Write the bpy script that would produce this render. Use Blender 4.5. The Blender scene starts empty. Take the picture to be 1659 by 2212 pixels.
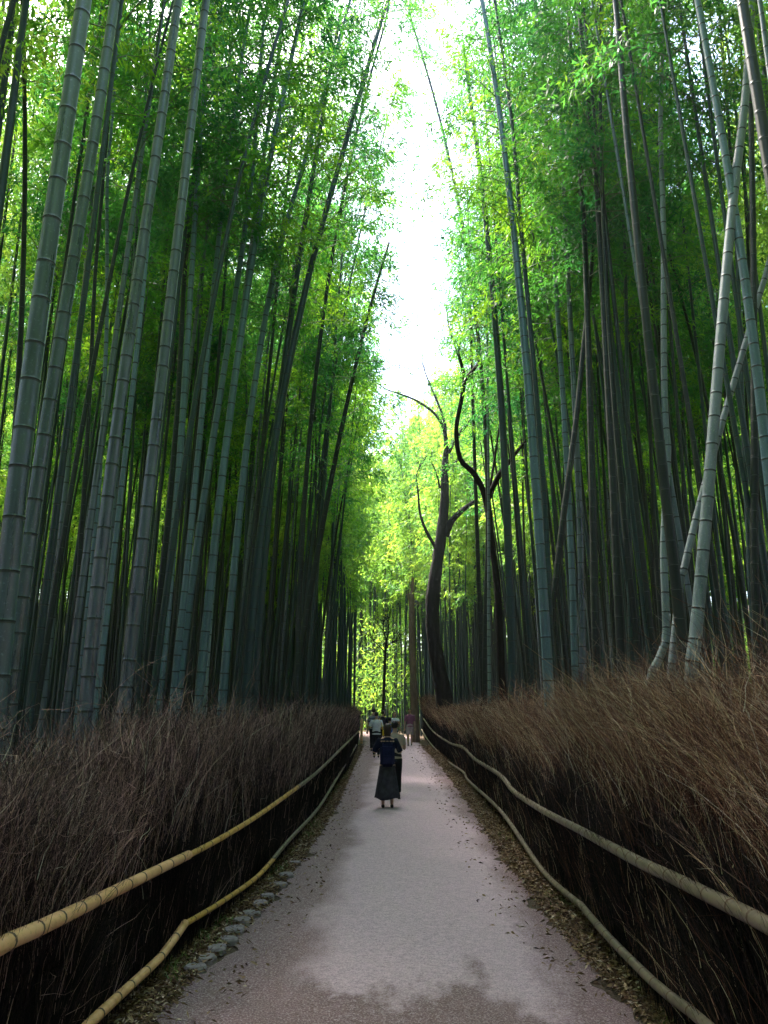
import bpy, math, random
import numpy as np
from mathutils import Vector, Matrix

# ------------------------------------------------------------------ camera, sky, sun, exposure
S = bpy.context.scene
COL = S.collection
R = math.radians
PITCH = R(13.8); CAMH = 1.8; F = 1720.4; CX = 829.5; CY = 1106.0   # F, CX, CY: survey units of a 1659 x 2212 picture
cam_d = bpy.data.cameras.new('camera'); cam = bpy.data.objects.new('camera', cam_d); COL.objects.link(cam)
cam.location = (0, 0, CAMH); cam.rotation_euler = (R(90) + PITCH, 0, 0)
cam_d.sensor_fit = 'VERTICAL'; cam_d.sensor_height = 36; cam_d.lens = 28; cam_d.clip_end = 2000; cam_d.clip_start = .05
S.camera = cam
W = bpy.data.worlds.new('World'); S.world = W; W.use_nodes = True
SUN_EL, SUN_AZ = R(58), R(-38)      # azimuth measured from +Y (straight down the path) towards +X
nt = W.node_tree; bg = nt.nodes['Background']; sky = nt.nodes.new('ShaderNodeTexSky')
sky.sky_type = 'NISHITA'; sky.sun_disc = False; sky.sun_elevation = SUN_EL; sky.sun_rotation = SUN_AZ
sky.air_density = 1.0; sky.dust_density = 2.5; sky.ozone_density = 1.0
nt.links.new(sky.outputs[0], bg.inputs[0]); bg.inputs[1].default_value = .15
sun_d = bpy.data.lights.new('sun', 'SUN'); sun = bpy.data.objects.new('sun', sun_d); COL.objects.link(sun)
sun_d.energy = 4.0; sun_d.angle = R(8); sun_d.color = (1, .91, .84)
sd = Vector((math.sin(SUN_AZ) * math.cos(SUN_EL), math.cos(SUN_AZ) * math.cos(SUN_EL), math.sin(SUN_EL)))
sun.rotation_euler = sd.to_track_quat('Z', 'Y').to_euler()
S.view_settings.view_transform = 'Standard'; S.view_settings.look = 'None'
S.view_settings.exposure = 2.7; S.view_settings.gamma = 1
S.cycles.max_bounces = 6; S.cycles.diffuse_bounces = 4; S.cycles.glossy_bounces = 2
S.cycles.transmission_bounces = 4; S.cycles.transparent_max_bounces = 4; S.cycles.volume_bounces = 0

rng = np.random.default_rng(7)
random.seed(7)
# ------------------------------------------------------------------ survey helpers
cp, sp_ = math.cos(PITCH), math.sin(PITCH)
def ray(u, v):
    a = (u - CX) / F; b = (CY - v) / F
    return np.array([a, cp - b * sp_, sp_ + b * cp])
def at_y(u, v, y):
    d = ray(u, v); t = y / d[1]; return np.array([d[0] * t, y, CAMH + d[2] * t])
def ground_pt(u, v, z=0.0):
    d = ray(u, v); t = (z - CAMH) / d[2]; return np.array([d[0] * t, d[1] * t, z])
def project(p):
    x, y, z = p[0], p[1], p[2] - CAMH
    dep = y * cp + z * sp_
    return CX + F * x / dep, CY - F * (-y * sp_ + z * cp) / dep
# ------------------------------------------------------------------ mesh helpers
def mesh_np(name, V, Q, mats, midx=None, smooth=True):
    me = bpy.data.meshes.new(name); V = np.asarray(V, dtype=np.float32); Q = np.asarray(Q, dtype=np.int32)
    n = len(Q)
    me.vertices.add(len(V)); me.vertices.foreach_set('co', V.ravel())
    me.loops.add(n * 4); me.loops.foreach_set('vertex_index', Q.ravel())
    me.polygons.add(n); me.polygons.foreach_set('loop_start', np.arange(0, n * 4, 4, dtype=np.int32))
    me.polygons.foreach_set('loop_total', np.full(n, 4, dtype=np.int32))
    if midx is not None: me.polygons.foreach_set('material_index', np.asarray(midx, dtype=np.int32))
    me.polygons.foreach_set('use_smooth', np.full(n, smooth, dtype=bool))
    for m in mats: me.materials.append(m)
    me.update(calc_edges=True); me.validate()
    return me
class Acc:
    def __init__(s): s.V = []; s.Q = []; s.M = []; s.n = 0
    def add(s, V, Q, m=0):
        V = np.asarray(V); Q = np.asarray(Q)
        s.V.append(V); s.Q.append(Q + s.n); s.n += len(V)
        s.M.append(np.full(len(Q), m) if np.isscalar(m) else np.asarray(m))
    def mesh(s, name, mats, smooth=True):
        return mesh_np(name, np.concatenate(s.V), np.concatenate(s.Q), mats, np.concatenate(s.M), smooth)
def obj(name, me, parent=None):
    o = bpy.data.objects.new(name, me); COL.objects.link(o)
    if parent is not None: o.parent = parent
    return o
def tag(o, label=None, cat=None, group=None, kind=None):
    if label: o['label'] = label
    if cat: o['category'] = cat
    if group: o['group'] = group
    if kind: o['kind'] = kind
    return o
def thing(name, label, cat, loc=(0, 0, 0), rz=0, group=None, kind=None):
    o = bpy.data.objects.new(name, None); COL.objects.link(o); o.location = loc; o.rotation_euler = (0, 0, rz)
    o.empty_display_size = .2
    return tag(o, label, cat, group, kind)
def tube(P, rad, ns=10):
    P = np.asarray(P, float); k = len(P); rad = np.broadcast_to(np.asarray(rad, float), (k,))
    T = np.gradient(P, axis=0); T /= np.linalg.norm(T, axis=1)[:, None] + 1e-9
    ref = np.array([1., 0, 0]) if abs(T[:, 0]).mean() < .75 else np.array([0, 1., 0])
    A = np.cross(T, ref); A /= np.linalg.norm(A, axis=1)[:, None]; B = np.cross(T, A)
    a = np.linspace(0, 2 * math.pi, ns, endpoint=False)
    V = P[:, None] + rad[:, None, None] * (np.cos(a)[None, :, None] * A[:, None] + np.sin(a)[None, :, None] * B[:, None])
    i = np.arange(k - 1)[:, None] * ns; j = np.arange(ns)[None]; j2 = (j + 1) % ns
    Q = np.stack([i + j, i + j2, i + ns + j2, i + ns + j], -1).reshape(-1, 4)
    return V.reshape(-1, 3), Q
def batch_tubes(P, rad, ns=3):
    """P (N,K,3), rad (N,K): many thin twigs at once"""
    N, K, _ = P.shape
    T = np.gradient(P, axis=1); T /= np.linalg.norm(T, axis=2)[..., None] + 1e-9
    ref = np.where(np.abs(T[..., :1]) < .7, np.array([1., 0, 0]), np.array([0, 1., 0]))
    A = np.cross(T, ref); A /= np.linalg.norm(A, axis=2)[..., None] + 1e-9; B = np.cross(T, A)
    a = np.linspace(0, 2 * math.pi, ns, endpoint=False)
    V = P[:, :, None] + rad[:, :, None, None] * (np.cos(a)[:, None] * A[:, :, None] + np.sin(a)[:, None] * B[:, :, None])
    base = (np.arange(N) * K * ns)[:, None, None]; i = (np.arange(K - 1) * ns)[None, :, None]; j = np.arange(ns)[None, None]; j2 = (j + 1) % ns
    Q = np.stack([base + i + j, base + i + j2, base + i + ns + j2, base + i + ns + j], -1).reshape(-1, 4)
    return V.reshape(-1, 3), Q
def leaves(C, D, L, Wd, rg):
    """diamond leaves: base C, direction D, length L, width Wd"""
    N = len(C); D = D / (np.linalg.norm(D, axis=1)[:, None] + 1e-9)
    rv = rg.normal(size=(N, 3)); S_ = np.cross(D, rv); S_ /= np.linalg.norm(S_, axis=1)[:, None] + 1e-9
    L = np.broadcast_to(L, (N,))[:, None]; Wd = np.broadcast_to(Wd, (N,))[:, None]
    mid = C + D * L * .42
    V = np.stack([C, mid + S_ * Wd * .5, C + D * L + np.array([0, 0, -1.]) * L * .15, mid - S_ * Wd * .5], 1).reshape(-1, 3)
    return V, np.arange(N * 4).reshape(-1, 4)
# ------------------------------------------------------------------ materials
def newmat(name, rough=.6, spec=.5):
    m = bpy.data.materials.new(name); m.use_nodes = True; n = m.node_tree.nodes; p = n['Principled BSDF']
    p.inputs['Roughness'].default_value = rough; p.inputs['Specular IOR Level'].default_value = spec
    return m, m.node_tree, p
def N(nt, t, **kw):
    x = nt.nodes.new(t)
    for k, v in kw.items():
        if k in x.inputs: x.inputs[k].default_value = v
        else: setattr(x, k, v)
    return x
def ramp(nt, src, stops):
    r = nt.nodes.new('ShaderNodeValToRGB'); e = r.color_ramp.elements
    while len(e) < len(stops): e.new(.5)
    for el, (p, c) in zip(e, stops): el.position = p; el.color = (*c, 1) if len(c) == 3 else c
    nt.links.new(src, r.inputs[0]); return r
def mixc(nt, fac, a, b, blend='MIX'):
    m = nt.nodes.new('ShaderNodeMix'); m.data_type = 'RGBA'; m.blend_type = blend
    for s, v in ((0, fac), (6, a), (7, b)):
        if isinstance(v, (int, float)): m.inputs[s].default_value = v
        elif isinstance(v, tuple): m.inputs[s].default_value = (*v, 1)
        else: nt.links.new(v, m.inputs[s])
    return m.outputs[2]
def noise(nt, scale, detail=3, vec=None, rough=.55):
    x = nt.nodes.new('ShaderNodeTexNoise'); x.inputs['Scale'].default_value = scale; x.inputs['Detail'].default_value = detail
    x.inputs['Roughness'].default_value = rough
    if vec is not None: nt.links.new(vec, x.inputs['Vector'])
    return x.outputs['Fac']
def bump(nt, p, src, dist=.01, strength=.6):
    b = nt.nodes.new('ShaderNodeBump'); b.inputs['Distance'].default_value = dist; b.inputs['Strength'].default_value = strength
    nt.links.new(src, b.inputs['Height']); nt.links.new(b.outputs[0], p.inputs['Normal'])
def flat(name, c, rough=.7, spec=.4, var=.25, scale=30):
    m, nt, p = newmat(name, rough, spec)
    g = nt.nodes.new('ShaderNodeNewGeometry')
    f = noise(nt, scale, 3, g.outputs['Position'])
    r = ramp(nt, f, [(.3, tuple(x * (1 - var) for x in c)), (.7, tuple(min(1, x * (1 + var)) for x in c))])
    nt.links.new(r.outputs[0], p.inputs['Base Color']); return m

def culm_mat(name, lo, hi, rough=.38, spec=.6):
    m, nt, p = newmat(name, rough, spec)
    g = nt.nodes.new('ShaderNodeNewGeometry'); oi = nt.nodes.new('ShaderNodeObjectInfo')
    mp = nt.nodes.new('ShaderNodeMapping'); mp.inputs['Scale'].default_value = (14, 14, 1.2); nt.links.new(g.outputs['Position'], mp.inputs[0])
    f = noise(nt, 1.0, 5, mp.outputs[0], .65)
    r = ramp(nt, f, [(.28, lo), (.7, hi)])
    c2 = mixc(nt, oi.outputs['Random'], (.75, .9, .8), (1.15, 1.08, 1.1))
    c = mixc(nt, 1.0, r.outputs[0], c2, 'MULTIPLY')
    f2 = noise(nt, 60, 3, g.outputs['Position'])
    r2 = ramp(nt, f2, [(.60, (0, 0, 0)), (.72, (.6, .6, .6))])
    c = mixc(nt, r2.outputs[0], c, tuple(min(.4, x * 1.7) for x in hi))
    nt.links.new(c, p.inputs['Base Color'])
    rr = ramp(nt, f, [(.3, (rough,) * 3), (.7, (min(1, rough + .22),) * 3)]); nt.links.new(rr.outputs[0], p.inputs['Roughness'])
    bump(nt, p, f, .004, .35)
    return m
M_culm = culm_mat('culm green waxy', (.007, .020, .021), (.028, .060, .064), .3, .55)
M_culm_pale = culm_mat('culm pale bloom', (.10, .13, .14), (.25, .29, .31), .4, .6)
M_culm_dark = culm_mat('culm dark old', (.007, .011, .009), (.020, .028, .024), .35, .45)
M_culm_warm = culm_mat('culm greyed', (.018, .032, .042), (.095, .130, .165), .22, 1.0)
M_culm_blue = culm_mat('culm blue bloom', (.036, .080, .100), (.115, .20, .25), .28, .9)
M_node_dark = flat('culm node dark', (.02, .022, .018), .7)
M_node_pale = flat('culm node wax', (.07, .08, .075), .7)
def leaf_mat(name, a, b, c, trans=.55):
    m, nt, p = newmat(name, .5, .25)
    g = nt.nodes.new('ShaderNodeNewGeometry')
    f = noise(nt, .55, 2, g.outputs['Position'])
    r = ramp(nt, f, [(.35, a), (.52, b), (.68, c)])
    hs = nt.nodes.new('ShaderNodeHueSaturation')
    mr = nt.nodes.new('ShaderNodeMapRange'); nt.links.new(g.outputs['Random Per Island'], mr.inputs[0])
    mr.inputs['To Min'].default_value = .75; mr.inputs['To Max'].default_value = 1.2
    nt.links.new(mr.outputs[0], hs.inputs['Value']); nt.links.new(r.outputs[0], hs.inputs['Color'])
    nt.links.new(hs.outputs[0], p.inputs['Base Color'])
    tr = nt.nodes.new('ShaderNodeBsdfTranslucent')
    tc = mixc(nt, 1.0, hs.outputs[0], (2.9, 2.7, 1.35), 'MULTIPLY'); nt.links.new(tc, tr.inputs[0])
    mx = nt.nodes.new('ShaderNodeMixShader'); mx.inputs[0].default_value = trans
    nt.links.new(p.outputs[0], mx.inputs[1]); nt.links.new(tr.outputs[0], mx.inputs[2])
    nt.links.new(mx.outputs[0], nt.nodes['Material Output'].inputs[0]); return m
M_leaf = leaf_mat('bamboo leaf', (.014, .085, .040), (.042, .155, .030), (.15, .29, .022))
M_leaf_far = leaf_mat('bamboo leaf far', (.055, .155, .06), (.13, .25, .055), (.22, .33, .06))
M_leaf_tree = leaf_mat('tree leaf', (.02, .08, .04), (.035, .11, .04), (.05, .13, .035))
M_twigwood = flat('green branch wood', (.10, .15, .06), .6)

# ------------------------------------------------------------------ plan of the place
LB = np.array([ground_pt(u, v)[:2] for u, v in [(245, 2212), (345, 2115), (435, 2034), (520, 1955), (600, 1874), (680, 1770), (750, 1669), (776, 1606)]])
RB = np.array([ground_pt(u, v)[:2] for u, v in [(1429, 2212), (1329, 2084), (1259, 1984), (1149, 1865), (1109, 1812), (1029, 1712), (974, 1648), (914, 1594)]])
def lfx(y): return np.interp(y, LB[:, 1], LB[:, 0])
def rfx(y): return np.interp(y, RB[:, 1], RB[:, 0])
print('LB', LB.round(2).tolist()); print('RB', RB.round(2).tolist())
def pc(y): return .03 + .012 * y if y < 48 else .6 - ((y - 48) ** 1.6) * .045
# edges of the paved path
PL = np.array([ground_pt(u, v)[:2] for u, v in [(330, 2212), (452, 2080), (560, 1975), (650, 1860), (722, 1752), (762, 1660), (790, 1600)]])
PR = np.array([ground_pt(u, v)[:2] for u, v in [(1400, 2212), (1265, 2080), (1165, 1960), (1085, 1850), (1015, 1740), (957, 1660), (900, 1600)]])

# ------------------------------------------------------------------ ground
def height(x, y):
    d = np.maximum(0, np.abs(x - .5) - 24); h = np.minimum(d, 34) * .56  # side banks added to shut out low sky light
    d2 = np.maximum(0, np.maximum(y - 128, -y - 22)); h2 = np.minimum(d2, 20) * .6  # end rises; the one behind the viewer is added to block sky light
    return np.maximum(h, h2) + .06 * np.sin(x * 1.3 + y * .7) * (np.abs(x) > 3)
xs = np.unique(np.concatenate([np.linspace(-400, -60, 8), np.linspace(-60, 60, 121), np.linspace(60, 400, 8)]))
ys = np.unique(np.concatenate([np.linspace(-200, -10, 8), np.linspace(-10, 150, 161), np.linspace(150, 600, 8)]))
X, Y = np.meshgrid(xs, ys); Z = height(X, Y)
nx = len(xs); ii, jj = np.meshgrid(np.arange(len(ys) - 1), np.arange(nx - 1), indexing='ij')
Q = np.stack([ii * nx + jj, ii * nx + jj + 1, (ii + 1) * nx + jj + 1, (ii + 1) * nx + jj], -1).reshape(-1, 4)
m, nt, p = newmat('forest soil', .95, .15)
g = nt.nodes.new('ShaderNodeNewGeometry')
f = noise(nt, 3, 6, g.outputs['Position'], .65); f2 = noise(nt, 55, 4, g.outputs['Position'], .7)
c = mixc(nt, ramp(nt, f2, [(.45, (0, 0, 0)), (.62, (1, 1, 1))]).outputs[0], ramp(nt, f, [(.3, (.045, .033, .025)), (.7, (.085, .062, .045))]).outputs[0], (.17, .125, .08))
nt.links.new(c, p.inputs['Base Color']); bump(nt, p, f2, .02, .9)
tag(obj('ground', mesh_np('ground', np.stack([X, Y, Z], -1).reshape(-1, 3), Q, [m])), kind='structure')

# path: strip with ragged edges
yy = np.concatenate([np.linspace(-4, 12, 220), np.linspace(12.1, 46, 170), np.linspace(46.4, 90, 60)])
V = []; K = 13
for y in yy:
    if y < 46:
        l, r = np.interp(y, PL[:, 1], PL[:, 0]), np.interp(y, PR[:, 1], PR[:, 0])
    else:
        k = min(1, (y - 46) / 6)
        l = pc(y) - 1.6 - 2.2 * k; r = pc(y) + 1.25
    j1 = .07 * math.sin(y * 3.1) + .05 * math.sin(y * 7.7 + 1) + .03 * math.sin(y * 19); j2 = .07 * math.sin(y * 2.7 + 2) + .05 * math.sin(y * 8.3) + .03 * math.sin(y * 21)
    for k in range(K): t = k / (K - 1); V.append(((l + j1) * (1 - t) + (r + j2) * t, y, .012 + .02 * (1 - (2 * t - 1) ** 2)))
ii, jj = np.meshgrid(np.arange(len(yy) - 1), np.arange(K - 1), indexing='ij')
Q = np.stack([ii * K + jj, ii * K + jj + 1, (ii + 1) * K + jj + 1, (ii + 1) * K + jj], -1).reshape(-1, 4)
m, nt, p = newmat('worn asphalt', .85, .3)
g = nt.nodes.new('ShaderNodeNewGeometry'); sx = nt.nodes.new('ShaderNodeSeparateXYZ'); nt.links.new(g.outputs['Position'], sx.inputs[0])
fine = noise(nt, 75, 4, g.outputs['Position'], .9); mpp = nt.nodes.new('ShaderNodeMapping'); mpp.inputs['Scale'].default_value = (1, .45, 1); nt.links.new(g.outputs['Position'], mpp.inputs[0]); mid = noise(nt, 1.3, 6, mpp.outputs[0], .62); spk = noise(nt, 420, 1, g.outputs['Position'])
def math_(nt, op, a, b=None, c=None):
    x = nt.nodes.new('ShaderNodeMath'); x.operation = op
    for i, v in enumerate((a, b, c)):
        if v is None: continue
        if isinstance(v, (int, float)): x.inputs[i].default_value = v
        else: nt.links.new(v, x.inputs[i])
    return x.outputs[0]
cen = math_(nt, 'MULTIPLY_ADD', sx.outputs[1], .014, .24)
dx = math_(nt, 'ABSOLUTE', math_(nt, 'SUBTRACT', sx.outputs[0], cen))
edge = math_(nt, 'ADD', dx, math_(nt, 'MULTIPLY', math_(nt, 'SUBTRACT', mid, .5), .9))
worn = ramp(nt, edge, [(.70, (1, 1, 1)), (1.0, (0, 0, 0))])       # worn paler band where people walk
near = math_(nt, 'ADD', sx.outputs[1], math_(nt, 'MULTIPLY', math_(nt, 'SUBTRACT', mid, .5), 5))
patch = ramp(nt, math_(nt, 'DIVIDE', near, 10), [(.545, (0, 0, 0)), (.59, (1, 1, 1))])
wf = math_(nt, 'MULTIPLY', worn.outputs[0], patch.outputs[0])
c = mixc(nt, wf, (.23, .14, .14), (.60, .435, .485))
f30 = noise(nt, 22, 5, g.outputs['Position'], .75); c = mixc(nt, 1.0, c, ramp(nt, f30, [(.3, (.72, .72, .72)), (.7, (1.22, 1.2, 1.2))]).outputs[0], 'MULTIPLY')
c = mixc(nt, ramp(nt, fine, [(.50, (0, 0, 0)), (.62, (.6, .6, .6))]).outputs[0], c, (.80, .66, .68))
c = mixc(nt, ramp(nt, fine, [(.36, (.75, .75, .75)), (.46, (0, 0, 0))]).outputs[0], c, (.10, .065, .06))
nt.links.new(c, p.inputs['Base Color']); bump(nt, p, fine, .012, 1)
tag(obj('path', mesh_np('path', V, Q, [m])), kind='structure')

# ------------------------------------------------------------------ leaf litter, grass, edging stones on the verges
def verge_points(n, side, rg, wmin=-.12, y0=4.2, y1=40):
    u = rg.random(n); y = y0 * (y1 / y0) ** (u ** 1.0)
    l, r = (np.interp(y, PL[:, 1], PL[:, 0]), lfx(y)) if side < 0 else (np.interp(y, PR[:, 1], PR[:, 0]), rfx(y))
    t = rg.random(n) ** .8 * (1.1 - wmin) + wmin; t = np.where((rg.random(n) < .035) & (wmin < 0), -rg.random(n) ** 2 * 2.0, t)
    return l + (r - l) * t, y
LP = [(.30, .20, .10), (.42, .31, .17), (.20, .12, .06), (.38, .33, .26)]
m_lit = []
m, nt, p = newmat('dry fallen leaf', .8, .2); g = nt.nodes.new('ShaderNodeNewGeometry')
nt.links.new(ramp(nt, g.outputs['Random Per Island'], [(0, (.06, .033, .022)), (.5, (.21, .125, .07)), (.85, (.38, .26, .15)), (1, (.55, .45, .35))]).outputs[0], p.inputs['Base Color']); M_lit = m
for side, nme in ((-1, 'left'), (1, 'right')):
    a = Acc(); n = 24000
    x, y = verge_points(n, side, rng)
    C = np.stack([x, y, .03 + rng.random(n) * .025], 1); th = rng.random(n) * 6.28
    D = np.stack([np.cos(th), np.sin(th), rng.normal(0, .35, n)], 1)
    a.add(*leaves(C, D, rng.uniform(.02, .065, n) * (1 + y / 70), rng.uniform(.008, .020, n) * (1 + y / 70), rng))
    o = obj('leaf_litter', a.mesh('leaf_litter', [M_lit], False)); tag(o, 'dry brown leaves scattered on the %s verge between path and brush fence' % nme, 'leaf litter', kind='stuff')
m, nt, p = newmat('grass blade', .6, .3); g = nt.nodes.new('ShaderNodeNewGeometry')
nt.links.new(ramp(nt, g.outputs['Random Per Island'], [(0, (.06, .12, .03)), (.6, (.12, .2, .05)), (1, (.3, .3, .1))]).outputs[0], p.inputs['Base Color']); M_grass = m
a = Acc(); n = 3200
x, y = verge_points(n, -1, rng, .2, 4.3, 26)
k = np.sin(y * 2.1) + np.sin(y * 5.3 + 1) + rng.normal(0, .5, n) > .7; x, y = x[k], y[k]; n = len(x)
a.add(*leaves(np.stack([x, y, np.full(n, .01)], 1), np.stack([rng.normal(0, .5, n), rng.normal(0, .5, n), rng.uniform(.5, 1.2, n)], 1), rng.uniform(.05, .14, n), rng.uniform(.006, .012, n), rng))
n2 = 900; x2, y2 = verge_points(n2, 1, rng, .3, 4.3, 26); k = np.sin(y2 * 1.7) > .6; x2, y2 = x2[k], y2[k]; n2 = len(x2)
a.add(*leaves(np.stack([x2, y2, np.full(n2, .01)], 1), np.stack([rng.normal(0, .5, n2), rng.normal(0, .5, n2), rng.uniform(.5, 1.2, n2)], 1), rng.uniform(.05, .13, n2), rng.uniform(.006, .012, n2), rng))
tag(obj('verge_grass', a.mesh('verge_grass', [M_grass], False)), 'thin green grass sprouting along the verges beside the brush fences', 'grass', kind='stuff')

M_stone = flat('edging stone', (.24, .20, .195), .85, .3, .35, 25)
stones = [(582, 1945), (566, 1962), (546, 1984), (528, 2000), (512, 2020), (498, 2042), (474, 2062), (452, 2084), (428, 2104), (604, 1920), (622, 1898), (640, 1872)]
ordn = ['nearest', 'second', 'third', 'fourth', 'fifth', 'sixth', 'seventh', 'eighth', 'ninth', 'tenth', 'eleventh', 'twelfth']
pts = sorted([ground_pt(u, v) for u, v in stones], key=lambda q: q[1])
for i, q in enumerate(pts):
    w, l, h = random.uniform(.13, .20), random.uniform(.12, .22), .05
    P = []
    for zz, s in ((0, 1), (h * .7, 1), (h, .86)):
        for kx in range(8):
            an = kx / 8 * 2 * math.pi + .3; sq = 1 / max(abs(math.cos(an)), abs(math.sin(an))) ** .7
            P.append((math.cos(an) * w * .5 * s * sq * (1 + .1 * math.sin(i * 3 + kx * 2)), math.sin(an) * l * .5 * s * sq, zz - .02))
    P.append((0, 0, h - .018))
    fs = [(r * 8 + j, r * 8 + (j + 1) % 8, (r + 1) * 8 + (j + 1) % 8, (r + 1) * 8 + j) for r in range(2) for j in range(8)] + [(16 + j, 16 + (j + 1) % 8, 24) for j in range(8)]
    me = bpy.data.meshes.new('edging_stone'); me.from_pydata(P, [], fs); me.materials.append(M_stone); me.update()
    o = obj('edging_stone', me); o.location = (q[0] - .02, q[1], .028); o.rotation_euler = (0, 0, random.uniform(-.3, .3))
    tag(o, 'flat grey edging stone set in the left verge, %s from the viewer' % ordn[i] if i else 'flat grey edging stone set in the left verge, nearest of the row', 'stone', 'edging stones along the left verge')

# ------------------------------------------------------------------ brushwood fences
def brush_mat(name, c0, c1, c2):
    m, nt, p = newmat(name, .75, .25); g = nt.nodes.new('ShaderNodeNewGeometry')
    r = ramp(nt, g.outputs['Random Per Island'], [(0, c0), (.70, c1), (.86, c2), (1, tuple(min(.6, x * 1.5) for x in c2))])
    nt.links.new(r.outputs[0], p.inputs['Base Color']); return m
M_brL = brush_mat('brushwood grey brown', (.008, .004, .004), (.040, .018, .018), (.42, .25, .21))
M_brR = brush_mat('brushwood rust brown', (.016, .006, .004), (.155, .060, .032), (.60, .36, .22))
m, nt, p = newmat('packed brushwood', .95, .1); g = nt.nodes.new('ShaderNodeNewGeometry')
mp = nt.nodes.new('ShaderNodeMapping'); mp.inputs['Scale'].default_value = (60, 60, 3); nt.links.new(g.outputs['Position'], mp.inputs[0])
f = noise(nt, 1, 4, mp.outputs[0], .7); nt.links.new(ramp(nt, f, [(.35, (.003, .002, .002)), (.7, (.010, .006, .005))]).outputs[0], p.inputs['Base Color']); bump(nt, p, f, .03, 1); M_core = m  # near-black core, shade inside the brush put into its colour
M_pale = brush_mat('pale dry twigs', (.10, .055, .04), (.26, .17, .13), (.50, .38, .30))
M_low_shade = brush_mat('brushwood painted shade', (.003, .002, .0015), (.008, .0045, .004), (.05, .03, .024))  # near-black brushwood copy, shade of the lower fence painted into it

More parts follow.
